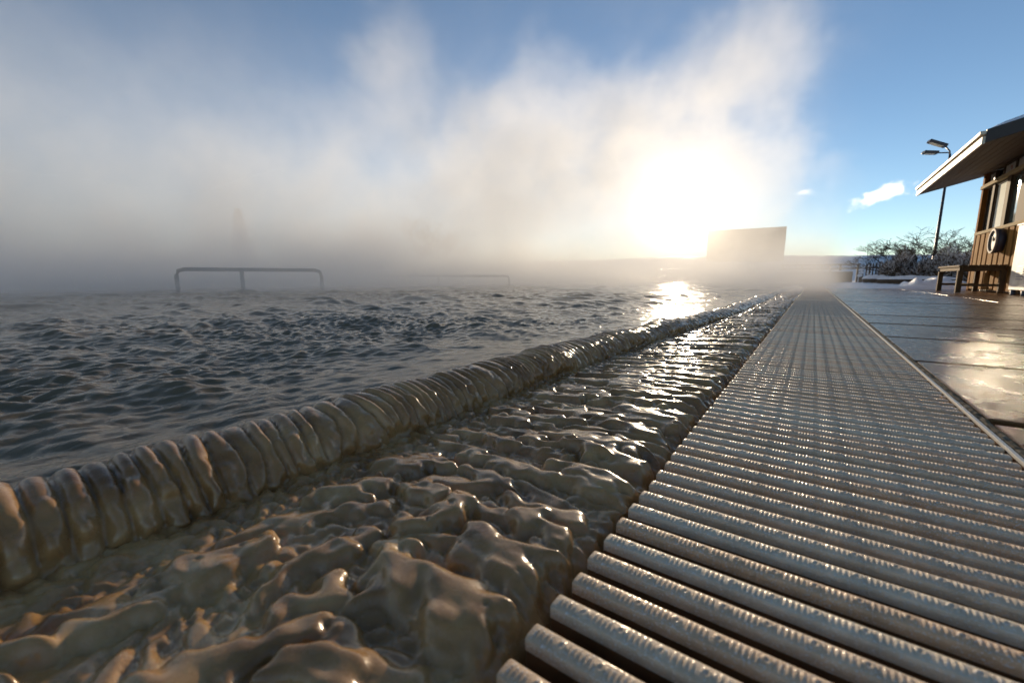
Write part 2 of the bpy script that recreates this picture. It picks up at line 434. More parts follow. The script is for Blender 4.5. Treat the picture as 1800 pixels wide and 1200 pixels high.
tag(grid_mesh('kerb_strip', np.stack([KX, KY, kz], -1), M_kerb), 'rough pale concrete strip beside the grating, frost on it', 'kerb', kind='structure')

# ------------------------------------------------------------------ grating: slats
PITCH = .034; GX0, GX1 = -.1425, .2505
def slat_mesh(nx, detail=True):
    xs = np.linspace(GX0, GX1, nx)
    xs = np.concatenate([[GX0-.0016, GX0-.0008], xs, [GX1+.0008, GX1+.0016]])
    half = .0082
    th = np.linspace(-1, 1, 15)
    top_y = half*np.sin(th*math.pi/2*.94)/math.sin(math.pi/2*.94)
    top_z = -.0052 + .0052*np.cos(th*math.pi/2)**.18
    yy = np.concatenate([[-.0074, -.0076, -.0078], top_y, [.0078, .0076, .0074]])
    zz = np.concatenate([[-.046, -.013, -.0105], top_z, [-.0105, -.013, -.046]])
    XX, YYs = np.meshgrid(xs, yy, indexing='ij'); ZZ = np.repeat(zz[None], len(xs), 0).copy()
    k = np.zeros(len(xs)); k[0] = k[-1] = .0018; k[1] = k[-2] = .0005
    YYs = YYs*(1 - k[:, None]/half); ZZ = np.where(ZZ > -.02, ZZ - k[:, None]*1.1, ZZ)
    if detail:
        u = ((XX-GX0) % .0285)                          # repeating anti-slip pattern: a row of ribs, then an oval nub
        rib = np.where(u < .0195, np.clip(np.cos(2*math.pi*u/.0039)*1.4, 0, 1), 0)*np.exp(-(np.abs(YYs)/.0042)**4)
        dx, dy = (u-.0242)/.0036, YYs/.0038
        rr = np.sqrt(dx*dx+dy*dy); nub = np.exp(-((rr-.72)/.32)**2)
        edgef = sst(0, .004, XX-GX0)*sst(0, .004, GX1-XX)
        ZZ = ZZ + np.where(ZZ > -.004, .0017*np.maximum(rib*.85, nub)*edgef, 0)
    return np.stack([XX, YYs, ZZ], -1)
def slat_faces(r, c):
    idx = np.arange(r*c).reshape(r, c)
    F = np.stack([idx[:-1, :-1], idx[1:, :-1], idx[1:, 1:], idx[:-1, 1:]], -1).reshape(-1, 4)
    caps = []
    for row in (0, r-1):
        for k in range(c//2 - (c % 2 == 0)):
            q = [idx[row, k], idx[row, k+1], idx[row, c-2-k], idx[row, c-1-k]]
            if len(set(q)) == 4: caps.append(q if row == 0 else q[::-1])
    return np.concatenate([F, np.array(caps)])
gr = thing('overflow_grating', 'long grating of wet beige slats with raised anti-slip marks between ledge and deck', 'grating', (0, .16, 0))
V = slat_mesh(420); Fs = slat_faces(*V.shape[:2])
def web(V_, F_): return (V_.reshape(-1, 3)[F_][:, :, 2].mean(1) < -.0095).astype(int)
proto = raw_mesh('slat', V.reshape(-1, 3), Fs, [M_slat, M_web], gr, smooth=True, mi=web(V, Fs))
NS = 100
for i in range(NS):
    o = proto if i == 0 else proto.copy()
    if i: C.objects.link(o); o.parent = gr
    o.location = (rng.uniform(-.0012, .0012), i*PITCH + rng.uniform(-.0008, .0008), rng.uniform(-.0008, .0006))
    o.rotation_euler = (rng.uniform(-.04, .04), 0, rng.uniform(-.0012, .0012))
V2 = slat_mesh(230, True); F2 = slat_faces(*V2.shape[:2]); nf = len(V2.reshape(-1, 3)); vv, ff = [], []
V2f = V2.reshape(-1, 3)
far_i = list(range(NS, 160))
for k, i in enumerate(far_i):
    vv.append(V2f + np.array([rng.uniform(-.001, .001), i*PITCH, rng.uniform(-.0008, .0006)])); ff.append(F2 + nf*k)
V3 = slat_mesh(26, False); F3 = slat_faces(*V3.shape[:2]); V3f = V3.reshape(-1, 3); off = nf*len(far_i)
for k, i in enumerate(range(160, 680)):
    vv.append(V3f + np.array([rng.uniform(-.001, .001), i*PITCH, rng.uniform(-.0008, .0006)])); ff.append(F3 + off + len(V3f)*k)
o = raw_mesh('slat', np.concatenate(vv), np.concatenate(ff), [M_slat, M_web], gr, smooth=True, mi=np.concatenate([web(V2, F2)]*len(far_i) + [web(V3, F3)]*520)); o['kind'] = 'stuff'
for xs_ in (-.10, .044, .205):
    bx('support_strip', M_strip, gr, xs_-.008, xs_+.008, -.35, 23.2, -.052, -.0465)

# ------------------------------------------------------------------ deck of big slabs
bm = bmesh.new()
y = 1.068 - .67*3
while y < 12.7:
    z = rng.uniform(-.002, .002)
    xs_ = .2770
    for seg in range(5):
        x1 = xs_ + (1.9 if seg else 1.3 + .0*rng.random())
        box(bm, xs_, x1-.004, y+.017, min(y+.653, 12.72), -.08, z + rng.uniform(-.0008, .0008), bev=.003)
        xs_ = x1
    y += .67
tag(obj('pool_deck', bm, M_deck), 'wet brown slab deck with dark joints running up to the pool house', 'deck', kind='structure')
bm = bmesh.new(); box(bm, .276, 10.2, -1, 12.7, -.16, -.04)
tag(obj('deck_bed', bm, M_joint), 'dark bed in the joints between the deck slabs', 'deck bed', kind='structure')
bm = bmesh.new(); box(bm, -.9, .302, 24.005, 24.8, -.2, .01, bev=.004)
tag(obj('pool_end_deck', bm, M_deck), 'deck across the far end of the pool', 'deck', kind='structure')

# ------------------------------------------------------------------ pool house
WXF = 2.55
hs = thing('pool_house', 'timber pool house with dark windows and a broad overhanging snowy roof', 'building', (WXF, 12.1, 0))
def L(x): return x-WXF
def Ly(y): return y-12.1
def hb(name, m, parent, x0, x1, y0, y1, z0, z1, bev=0): return bx(name, m, parent, L(x0), L(x1), Ly(y0), Ly(y1), z0, z1, bev=bev)
hb('wall', M_fence, hs, WXF+.10, 6.6, 8.35, 12.05, -.05, 2.2)
bm = bmesh.new(); box(bm, 0, .0985, Ly(8.35), 0, .02, 1.06); obj('wall', bm, M_backw, hs)
bm = bmesh.new(); y = 12.09
for k in range(13):
    wd = rng.choice((.19, .2, .22, .25)); z0 = .03+rng.uniform(0, .01)
    box(bm, -.028, -.001, Ly(y-wd), Ly(y), z0, 1.062, bev=.003); y -= wd + .075
    if y-wd < 8.4: break
obj('cladding', bm, M_clad, hs)
hb('corner_post', M_post, hs, WXF-.035, WXF+.09, 12.1, 12.2, 0, 2.26)
hb('sill', M_sill, hs, WXF-.04, WXF+.09, 8.35, 12.22, 1.064, 1.118, .004)
hb('head_beam', M_sill, hs, WXF-.055, WXF+.09, 8.35, 12.21, 1.925, 1.99, .004)
# lower windows: the far one narrow and dark, then larger ones
def window(y0, y1, z0, z1, recess=.02, fr=.05, label=None, m=M_pane):
    bm = bmesh.new(); X = L(WXF)+recess
    box(bm, X, X+.05, Ly(y0), Ly(y0)+fr, z0, z1); box(bm, X, X+.05, Ly(y1)-fr, Ly(y1), z0, z1)
    box(bm, X, X+.05, Ly(y0)+fr+.0005, Ly(y1)-fr-.0005, z0, z0+.012); box(bm, X, X+.05, Ly(y0)+fr+.0005, Ly(y1)-fr-.0005, z1-fr, z1)
    f = obj('window', bm, M_frame, hs)
    bm = bmesh.new(); box(bm, X+.018, X+.03, Ly(y0)+fr+.001, Ly(y1)-fr-.001, z0+.013, z1-fr-.001)
    obj('pane', bm, m, f)
    if label: f['label'] = label
    return f
window(11.62, 12.08, 1.12, 1.923, .03, .045, m=M_darkpane)
hb('mullion', M_frame, hs, WXF-.02, WXF+.09, 11.50, 11.61, 1.12, 1.923)
window(10.86, 11.49, 1.12, 1.923, .0, .035, m=M_skypane)
hb('mullion', M_frame, hs, WXF-.03, WXF+.09, 10.69, 10.855, 1.12, 1.923)
window(10.22, 10.685, 1.12, 1.923, .0, .03)
window(9.36, 9.775, 1.12, 1.923, .0, .03)
hb('mullion', M_frame, hs, WXF-.03, WXF+.09, 9.78, 10.215, 1.12, 1.923)
window(8.42, 9.25, 1.12, 1.923, .0, .035)
for y0, y1 in ((11.72, 12.08), (10.75, 11.30), (10.15, 10.73), (9.5, 10.13), (8.8, 9.48)):
    f_ = window(y0, y1, 1.993, 2.19, .015, .025)
    bm = bmesh.new(); box(bm, L(WXF)+.026, L(WXF)+.0325, Ly(y0)+.05, Ly(y1)-.05, 2.025, 2.165); obj('paper', bm, M_paper, f_)
    if y0 < 11:
        bm = bmesh.new(); box(bm, L(WXF)+.022, L(WXF)+.0258, Ly(y0)+.2, Ly(y0)+.23, 2.06, 2.13); box(bm, L(WXF)+.022, L(WXF)+.0258, Ly(y0)+.2305, Ly(y0)+.27, 2.095, 2.13); obj('mark', bm, M_red, f_)
# roof: mono slope up from the eave, then a ridge
SLP = .27
def rz(x): return 1.955 + (x-1.61)*SLP
def slab(name, m, parent, x0, x1, y0, y1, o0, o1):
    bm = bmesh.new(); vs = []
    for (x, yv, off) in ((x0,y0,o0),(x1,y0,o0),(x1,y1,o0),(x0,y1,o0),(x0,y0,o1),(x1,y0,o1),(x1,y1,o1),(x0,y1,o1)):
        vs.append(bm.verts.new((L(x), Ly(yv), rz(x)+off)))
    for q in ((3,2,1,0),(4,5,6,7),(0,1,5,4),(1,2,6,5),(2,3,7,6),(3,0,4,7)): bm.faces.new([vs[i] for i in q])
    return obj(name, bm, m, parent)
YN, YF = 8.16, 12.42
roof = slab('roof', M_dark, hs, 1.645, 4.6, YN+.04, YF-.04, .03, .15)
bm = bmesh.new(); n = 22                                   # soffit boards run along the eave
for k in range(n):
    x0 = 1.66 + k*.115
    vs = [bm.verts.new((L(x), Ly(yv), rz(x)+off)) for (x, yv, off) in ((x0,YN+.05,.002),(x0+.108,YN+.05,.002),(x0+.108,YF-.05,.002),(x0,YF-.05,.002),(x0,YN+.05,.029),(x0+.108,YN+.05,.029),(x0+.108,YF-.05,.029),(x0,YF-.05,.029))]
    for q in ((3,2,1,0),(4,5,6,7),(0,1,5,4),(1,2,6,5),(2,3,7,6),(3,0,4,7)): bm.faces.new([vs[i] for i in q])
obj('soffit', bm, M_soffit, roof)
bm = bmesh.new(); box(bm, L(1.612), L(1.643), Ly(YN), Ly(YF), 1.945, 2.035, bev=.003); obj('fascia', bm, M_fascia, roof)
bm = bmesh.new(); box(bm, L(1.588), L(1.643), Ly(YN), Ly(YF), 2.062, 2.105, bev=.004); obj('fascia', bm, M_fascia, roof)
for y0, y1 in ((YN, YN+.039), (YF-.039, YF)):
    slab('fascia', M_dark, roof, 1.6445, 4.6, y0, y1, -.005, .155)
# other slope, away from the pool
bm = bmesh.new(); vs = [bm.verts.new(p) for p in ((L(4.602), Ly(YN), rz(4.6)), (L(7.2), Ly(YN), rz(4.6)-.7), (L(7.2), Ly(YF), rz(4.6)-.7), (L(4.602), Ly(YF), rz(4.6)), (L(4.602), Ly(YN), rz(4.6)+.15), (L(7.2), Ly(YN), rz(4.6)-.55), (L(7.2), Ly(YF), rz(4.6)-.55), (L(4.602), Ly(YF), rz(4.6)+.15))]
for q in ((3,2,1,0),(4,5,6,7),(0,1,5,4),(1,2,6,5),(2,3,7,6),(3,0,4,7)): bm.faces.new([vs[i] for i in q])
obj('roof', bm, M_dark, hs)
sx = np.linspace(1.66, 4.6, 40); sy = np.linspace(YN+.01, YF-.01, 50); SXs, SYs = np.meshgrid(sx, sy)
ed = np.minimum(np.minimum(sst(0, .12, SXs-1.66), sst(0, .10, SYs-YN-.01)), sst(0, .10, YF-.01-SYs))
SZs = 1.955 + (SXs-1.61)*SLP + .152 + ed*(.06 + .01*np.sin(SXs*7+SYs*3) + .008*np.sin(SYs*9))
grid_mesh('snow_cover', np.stack([SXs-WXF, SYs-12.1, SZs], -1), M_snow, roof)

pg = [(2.652, 2.2015), (6.598, 2.2015), (6.598, rz(4.6)-.7*2.0/2.6-.012), (4.6, rz(4.6)-.012), (2.652, rz(2.652)-.012)]
for ya, yb in ((8.352, 8.45), (11.95, 12.048)):
    bm = bmesh.new()
    a_ = [bm.verts.new((L(x), Ly(ya), z)) for x, z in pg]; b2 = [bm.verts.new((L(x), Ly(yb), z)) for x, z in pg]
    bm.faces.new(a_); bm.faces.new(b2[::-1])
    for k in range(5): bm.faces.new((a_[k], b2[k], b2[(k+1) % 5], a_[(k+1) % 5]))
    bmesh.ops.recalc_face_normals(bm, faces=bm.faces); obj('gable', bm, M_fence, hs)

# round wall clock fixed to the cladding
ck = thing('wall_clock', 'round pale faced clock with thick dark case on the boarded wall', 'clock', (WXF-.03, 10.62, .86))
def disc(name, m, parent, r0, r1, x0, x1, n=40, inner=0.0):
    bm = bmesh.new(); a = []; 
    for x, r in ((x0, r0), (x1, r1)):
        a.append([bm.verts.new((x, r*math.cos(2*math.pi*k/n), r*math.sin(2*math.pi*k/n))) for k in range(n)])
    for k in range(n): bm.faces.new((a[0][k], a[0][(k+1) % n], a[1][(k+1) % n], a[1][k])).smooth = True
    if inner:
        b2 = [bm.verts.new((x1, inner*math.cos(2*math.pi*k/n), inner*math.sin(2*math.pi*k/n))) for k in range(n)]
        b3 = [bm.verts.new((x1+.02, inner*math.cos(2*math.pi*k/n), inner*math.sin(2*math.pi*k/n))) for k in range(n)]
        for k in range(n):
            bm.faces.new((a[1][k], a[1][(k+1) % n], b2[(k+1) % n], b2[k])); bm.faces.new((b2[k], b2[(k+1) % n], b3[(k+1) % n], b3[k]))
    else: bm.faces.new(a[1])
    bm.faces.new(a[0][::-1]); bmesh.ops.recalc_face_normals(bm, faces=bm.faces)
    return obj(name, bm, m, parent)
disc('case', M_clockbody, ck, .195, .205, 0, -.09)
disc('rim', M_clockrim, ck, .207, .203, -.0905, -.12, inner=.17)
fc = disc('face', M_clockface, ck, .169, .169, -.091, -.098)
for a, l in ((1.0, .09), (2.6, .125)):
    bm = bmesh.new(); tube(bm, [(-.103, 0, 0), (-.103, l*math.cos(a), l*math.sin(a))], .006, 5); obj('hand', bm, M_clockbody, fc)

# white cabinet against the wall
cb = thing('white_cabinet', 'white box cabinet standing against the pool house wall behind the bench', 'cabinet', (2.46, 8.9, 0))
bx('body', M_white, cb, -.10, .055, -.5, .45, .075, .99, bev=.008)
bx('top_edge', M_white, cb, -.112, .06, -.52, .47, .9915, 1.012, bev=.003)
bm = bmesh.new()
for k in range(6): box(bm, -.108, -.1005, -.02, .2, .22+k*.035, .238+k*.035)
obj('vent_grille', bm, M_grille, cb)
for yv in (-.45, 0, .4):
    bm = bmesh.new(); tube(bm, [(-.06, yv, 0.0), (-.06, yv, .074)], .028, 10); obj('foot', bm, M_grille, cb)

# bench
bn = thing('bench', 'dark wooden slatted bench on the deck in front of the boarded wall', 'bench', (2.215, 10.7, 0))
bm = bmesh.new()
for k in range(5): box(bm, -.275+k*.112, -.275+k*.112+.1, -.72, .72, .425, .455, bev=.003)
obj('seat', bm, M_bench, bn)
bm = bmesh.new(); box(bm, -.255, -.225, -.66, .66, .365, .4245); box(bm, .225, .255, -.66, .66, .365, .4245)
box(bm, -.2245, .2245, -.69, -.662, .365, .4245); box(bm, -.2245, .2245, .662, .69, .365, .4245); obj('apron', bm, M_bench, bn)
for sx_ in (-1, 1):
    for sy_ in (-1, 1):
        bx('leg', M_bench, bn, sx_*.24-.032, sx_*.24+.032, sy_*.655-.035, sy_*.655+.035, 0.003, .3645, bev=.003)
for sy_ in (-1, 1): bx('stretcher', M_bench, bn, -.207, .207, sy_*.655-.014, sy_*.655+.014, .11, .15)
bx('stretcher', M_bench, bn, -.015, .015, -.6405, .6405, .112, .148)

# ------------------------------------------------------------------ street lamp behind the hedge
LPZ = 5.13
lp = thing('street_lamp', 'tall dark lamp post with two flat heads rising behind the pool house roof', 'street lamp', (4.0, 24.6, 0))
bm = bmesh.new(); tube(bm, [(0, 0, -.1), (0, 0, .9), (0, 0, .95), (.03, 0, LPZ)], [.075, .075, .055, .036], 12); obj('pole', bm, M_pole, lp)
for (ax, ay, az, tilt, hl) in ((-.16, -.10, 5.44, .42, .60), (-.34, .22, 5.28, .14, .44)):
    bm = bmesh.new(); tube(bm, [(.03, 0, LPZ-.03), (.0, ay*.4, LPZ+.06+(az-5.2)*.2), (ax, ay, az)], .024, 8); obj('arm', bm, M_pole, lp)
    bm = bmesh.new(); box(bm, -hl, .03, -.15, .15, -.05, .06, bev=.03); h_ = obj('lamp_head', bm, M_pole, lp)
    h_.location = (ax, ay, az); h_.rotation_euler = (0, tilt, .25)
    bm = bmesh.new(); box(bm, -hl+.06, -.08, -.115, .115, -.061, -.0505, bev=.004); obj('lens', bm, M_lens, h_)

# ------------------------------------------------------------------ end of the pool: wooden screen, handrail, fences, walls
sc = thing('wooden_screen', 'tall dark timber screen wall rising behind the steamy far end of the pool', 'screen', (-4.8, 40, .7))
bm = bmesh.new()
for k in range(17): box(bm, -2.9, 2.76, -.06, .06, .02+k*.205, .02+k*.205+.198, bev=.004)
obj('boards', bm, M_screen, sc)
for xk in (-2.7, -1.0, .8, 2.6): bx('post', M_fence, sc, xk-.09, xk+.09, .062, .24, -.4, 3.4)
hr = thing('pool_ladder_rail', 'thin slanted steel handrail at the far corner of the pool', 'handrail', (-.3, 20, 0))
for dx in (0, .5):
    bm = bmesh.new(); tube(bm, [(dx*.0-.02, dx, -.02), (.33, dx, .70), (.37, dx, .735), (.42, dx, .738), (.75, dx, .72), (.79, dx, .69), (.80, dx, .0)], .021, 8); obj('rail', bm, M_steel, hr)

rw = thing('retaining_wall', 'low dark retaining wall with snow along its top behind the pool', 'wall', (.4, 24.9, 0))
bx('wall', M_backw, rw, -1.9, 1.05, 0, .3, -.1, .52)
gxs = np.linspace(-1.92, 1.07, 60); gys = np.linspace(-.03, .33, 10); A1, B1 = np.meshgrid(gxs, gys)
grid_mesh('snow_cap', np.stack([A1, B1, .522 + .055*sst(0, .08, np.minimum(B1+.03, .33-B1)) + .012*np.sin(A1*5)*sst(0, .1, np.minimum(B1+.03, .33-B1))], -1), M_snow, rw)
fn = thing('rail_fence', 'dark wooden rail fence on top of the snowy retaining wall', 'fence', (.3, 25.5, .05))
for xk in (-1.6, -.8, 0, .7, 1.35): bx('post', M_fence, fn, xk-.04, xk+.04, -.04, .04, -.1, .84)
for zz in (.78, .60): bx('rail', M_fence, fn, -1.7, 1.45, -.065, -.0405, zz, zz+.06)
for i_, (xk, lab) in enumerate(((1.66, 'short snow plastered post at the end of the rail fence'), (1.90, 'taller snow plastered post beside the picket fence'))):
    sp = thing('snowy_post', lab, 'post', (xk, 23.6, 0))
    bx('post', M_fence, sp, -.07, .07, -.06, .06, -.05, .62+.1*i_, bev=.01)
    bm = bmesh.new()
    for k in range(4):
        bmesh.ops.create_icosphere(bm, subdivisions=2, radius=.09, matrix=Matrix.Translation((rng.uniform(-.05, .05), -.075, .34+.12*k+.08*i_)) @ Matrix.Diagonal((1.1, .5, .7, 1)))
    obj('snow_clump', bm, M_snow, sp, True)
pf = thing('picket_fence', 'short dark picket fence between the snowy posts and the hedge', 'fence', (2.05, 22.6, 0))
for k in range(7):
    bx('picket', M_fence, pf, -.33+k*.10, -.33+k*.10+.04, -.012, .012, .06, .82+rng.uniform(-.03, .03))
for zz in (.25, .62): bx('rail', M_fence, pf, -.36, .36, .013, .04, zz, zz+.06)

# low snow covered beams and the pile beside the deck
def snow_lump(name, x0, x1, y0, y1, h, seed, z0=.02, parent=None, rz_=0, pw=.6):
    nx, ny = 50, 24; u = np.linspace(0, 1, nx); v = np.linspace(0, 1, ny); U, Vv = np.meshgrid(u, v)
    sh = np.clip((1-np.abs(2*U-1)**4)*(1-np.abs(2*Vv-1)**2.4), 0, 1)**pw
    nz = band_noise(nx*2, ny*4, 1, 1, 18, 14, .7, seed).T[:ny, :nx]
    return grid_mesh(name, np.stack([x0+(x1-x0)*U, y0+(y1-y0)*Vv, z0 + h*sh*(1+.16*nz) - .02], -1), M_snow, parent)
lb = thing('snowy_beam', 'low snow topped timber beam below the hedge, nearer one', 'beam', (2.05, 15.2, 0), -.05)
bx('beam', M_fence, lb, -.62, .95, 0, .16, .10, .21)
for xk in (-.5, 0, .6): bx('leg', M_fence, lb, xk-.05, xk+.05, .03, .13, -.05, .0995)
snow_lump('snow_cap', -.64, .97, -.03, .19, .085, 71, .225, lb)
lb = thing('snowy_beam', 'shorter snow topped beam behind the nearer beam by the picket fence', 'beam', (1.62, 17.2, 0), .05)
bx('beam', M_fence, lb, -.35, .38, 0, .16, .12, .22)
for xk in (-.28, .3): bx('leg', M_fence, lb, xk-.05, xk+.05, .03, .13, -.05, .1195)
snow_lump('snow_cap', -.37, .40, -.03, .19, .11, 72, .235, lb)
o = snow_lump('snow_pile', 1.72, 2.9, 13.1, 14.5, .23, 73, .0); tag(o, 'heap of cleared snow at the end of the deck behind the bench', 'snow', kind='structure')

# ------------------------------------------------------------------ shrubs and trees
def twig_cloud(name, rx, ry, rz_, n, seed, parent, frost=.45, lift=.0, ln=(.05, .16)):
    g = np.random.default_rng(seed)
    d = g.normal(size=(n, 3)); d /= np.linalg.norm(d, axis=1)[:, None]; d[:, 2] = np.abs(d[:, 2])*1.0-.12
    lump = 1 + .22*np.sin(d[:, 0]*5+seed) * np.cos(d[:, 2]*6+seed*.7) + .12*np.sin(d[:, 1]*11+d[:, 0]*9)
    rr = (g.random(n)**.33)*lump
    P0 = d*rr[:, None]*np.array([rx, ry, rz_]) + np.array([0, 0, lift])
    dr = d*.8 + g.normal(size=(n, 3))*.55 + np.array([0, 0, .35]); dr /= np.linalg.norm(dr, axis=1)[:, None]
    ll = g.uniform(*ln, n)[:, None]
    sd_ = np.cross(dr, g.normal(size=(n, 3))); sd_ /= np.linalg.norm(sd_, axis=1)[:, None]; wd = g.uniform(.004, .013, n)[:, None]
    Vv = np.stack([P0-sd_*wd, P0+sd_*wd, P0+dr*ll+sd_*wd*.3, P0+dr*ll-sd_*wd*.3], 1).reshape(-1, 3)
    Ff = np.arange(4*n).reshape(-1, 4)
    top = (rr > .72) & (g.random(n) < frost*(.6+.8*np.clip(d[:, 2], 0, 1)))
    return raw_mesh(name, Vv, Ff, [M_twig, M_frost], parent, mi=top.astype(int))

shr = [(2.05, 17.6, .52, .5, .95, 'squat brown frosted shrub at the left end of the hedge'),
       (2.62, 17.4, .62, .6, .78, 'low rounded frosted shrub in front of the lamp post'),
       (2.35, 18.8, .60, .5, 1.22, 'dark dome shaped shrub standing behind the frosted hedge'),
       (3.15, 16.9, .62, .6, 1.0, 'wide frosted shrub left of the pool house corner'),
       (3.55, 15.6, .60, .6, 1.16, 'tall frosted shrub touching the pool house corner post'),
       (3.35, 18.8, .6, .5, 1.18, 'frosted shrub behind the wide one, close to the lamp post')]
for i, (x, y, rx, ry, hz, lab) in enumerate(shr):
    t_ = thing('frosted_shrub', lab, 'shrub', (x, y, 0), group='frosted shrubs beside the pool house')
    twig_cloud('foliage', rx, ry, hz, 9000, 100+i, t_, .2 if 'dark' in lab else .42)
    bm = bmesh.new()
    for k in range(7):
        a = k*.9; tube(bm, [(0.03*math.cos(a), .03*math.sin(a), -.05), (rx*.35*math.cos(a), ry*.35*math.sin(a), hz*.55), (rx*.6*math.cos(a), ry*.6*math.sin(a), hz*.85)], [.018, .012, .005], 5)
    obj('stem', bm, M_bark, t_)

def bare_tree(x, y, h, spread, seed, label, group, nmax=5, r0=.09, wind=(0, 0), m=None, nsub=4, kids=(3, 4)):
    r = random.Random(seed); t_ = thing('bare_tree', label, 'tree', (x, y, 0), group=group)
    bt, bc = bmesh.new(), bmesh.new()
    def grow(p, d, l, rad_, lev):
        pts = [p]; q = p.copy(); dd = d.copy(); segs = nsub if lev < nmax-1 else 2
        for s in range(segs):
            dd = (dd + Vector((r.gauss(0, .22), r.gauss(0, .22), r.gauss(.05, .15)))).normalized(); q = q + dd*(l/segs); pts.append(q.copy())
        rads = [rad_*(1-.5*i/segs) for i in range(segs+1)]
        tube(bt if lev == 0 else bc, pts, rads, 7 if lev < 2 else (4 if lev < 4 else 3), cap=False)
        if lev >= nmax: return
        n = r.randint(*kids)
        for k in range(n):
            i = r.randint(1, segs) if lev else r.randint(max(1, segs-2), segs)
            az = r.uniform(0, 2*math.pi); side = Vector((math.cos(az), math.sin(az), 0))
            nd = (dd*.75 + side*spread*r.uniform(.7, 1.2) + Vector((wind[0], wind[1], .12))).normalized()
            grow(pts[i], nd, l*r.uniform(.58, .8), max(rads[i]*.62, .0065), lev+1)
    grow(Vector((0, 0, -.1)), Vector((r.uniform(-.1, .1), 0, 1)), h*.36, r0, 0)
    obj('trunk', bt, m or M_bark, t_); obj('crown', bc, m or M_bark, t_)
    return t_
bare_tree(2.32, 20.5, 3.0, 1.0, 5, 'bare crooked tree over the left end of the hedge', 'bare trees behind the hedge', 5, .06, (-.12, 0))
bare_tree(3.0, 21.5, 3.1, .95, 8, 'bare spreading tree in the gap left of the lamp post', 'bare trees behind the hedge', 5, .06, (.05, 0))
bare_tree(4.35, 21.5, 3.0, 1.0, 13, 'bare tree leaning between lamp post and pool house', 'bare trees behind the hedge', 5, .06, (-.15, 0))
for k, (x, y, h, lab) in enumerate(((-31.5, 28, 8.6, 'tallest bare tree, a faint shape in the steam beyond the pool'), (-27.2, 28.5, 6.0, 'shorter bare tree fading into the steam right of the tallest'), (-34.5, 26, 6.3, 'bare tree almost lost in the steam left of the tallest'))):
    bare_tree(x, y, h, .85, 40+k, lab, 'bare trees in the steam', 5, .2, kids=(4, 5))
cf = thing('conifer', 'pointed conifer barely showing through the steam on the left', 'tree', (-42, 17.4, 0))
bm = bmesh.new(); tube(bm, [(0, 0, -.1), (0, 0, 5.5)], [.10, .01], 8); obj('trunk', bm, M_bark, cf)
g = np.random.default_rng(5); n = 7000; hh = g.random(n)**.8; zz = .8+5.5*hh; tier = .75+.35*((zz*2.1) % 1.0)
ra = 2.0*(1-hh)**1.1*(1.6-tier*.95)*np.sqrt(g.random(n)); th = g.random(n)*2*math.pi
P0 = np.stack([ra*np.cos(th), ra*np.sin(th), zz], 1); dr = np.stack([np.cos(th), np.sin(th), g.uniform(-.5, .1, n)], 1); sd_ = np.stack([-np.sin(th), np.cos(th), 0*th], 1)
Vv = np.stack([P0-sd_*.05, P0+sd_*.05, P0+dr*.28+sd_*.015, P0+dr*.28-sd_*.015], 1).reshape(-1, 3)
raw_mesh('crown', Vv, np.arange(4*n).reshape(-1, 4), M_ever, cf)

# ------------------------------------------------------------------ rails standing in the pool
def pool_rail(A, B, zt, posts, label):
    A = Vector(A); B = Vector(B); r_ = thing('pool_rail', label, 'rail', (A.x, A.y, 0), group='low rails standing in the pool')
    d = Vector((B.x-A.x, B.y-A.y, 0)); u = d.normalized()
    bm = bmesh.new(); e = .12
    tube(bm, [Vector((0, 0, zt-e)), u*.03+Vector((0, 0, zt-.03)), u*.12+Vector((0, 0, zt)), d-u*.12+Vector((0, 0, zt)), d-u*.03+Vector((0, 0, zt-.03)), d+Vector((0, 0, zt-e))], .036, 10)
    obj('bar', bm, M_railw, r_)
    for f_ in posts:
        bm = bmesh.new(); p = d*f_; top = zt-e if f_ in (0, 1) else zt-.03
        tube(bm, [p+Vector((0, 0, -.25)), p+Vector((0, 0, top))], .036, 10); obj('post', bm, M_railw, r_)
pool_rail((-9.3, 2.75, 0), (-8.2, 4.85, 0), .40, (0, .42, 1), 'nearer dark rail with three posts standing in the steaming water')
pool_rail((-11.2, 8.6, 0), (-7.9, 11.0, 0), .30, (0, .45, 1), 'fainter far rail with posts in the steam at the middle of the pool')

# ------------------------------------------------------------------ steam and clouds: voxel grids computed from fields
class E:
    """a field inside a node tree, with arithmetic"""
    def __init__(s, t, sock): s.t = t; s.s = sock
    def _m(s, op, *o):
        n = s.t.nodes.new('ShaderNodeMath'); n.operation = op
        for i, v in enumerate((s,)+o):
            if isinstance(v, E): s.t.links.new(v.s, n.inputs[i])
            else: n.inputs[i].default_value = v
        return E(s.t, n.outputs[0])
    def __add__(s, o): return s._m('ADD', o)
    __radd__ = __add__
    def __mul__(s, o): return s._m('MULTIPLY', o)
    __rmul__ = __mul__
    def __sub__(s, o): return s._m('SUBTRACT', o)
    def __rsub__(s, o): return (s*-1.0)+o
    def __truediv__(s, o): return s._m('DIVIDE', o)
    def max(s, v): return s._m('MAXIMUM', v)
    def min(s, v): return s._m('MINIMUM', v)
    def exp(s): return s._m('EXPONENT')
    def pow(s, v): return s._m('POWER', v)
    def sqrt(s): return s._m('SQRT')
    def ss(s, a, b):
        n = s.t.nodes.new('ShaderNodeMapRange'); n.interpolation_type = 'SMOOTHSTEP'
        s.t.links.new(s.s, n.inputs[0])
        if a < b: vals = (a, b, 0, 1)
        else: vals = (b, a, 1, 0)
        for k, v in enumerate(vals): n.inputs[k+1].default_value = v
        return E(s.t, n.outputs[0])

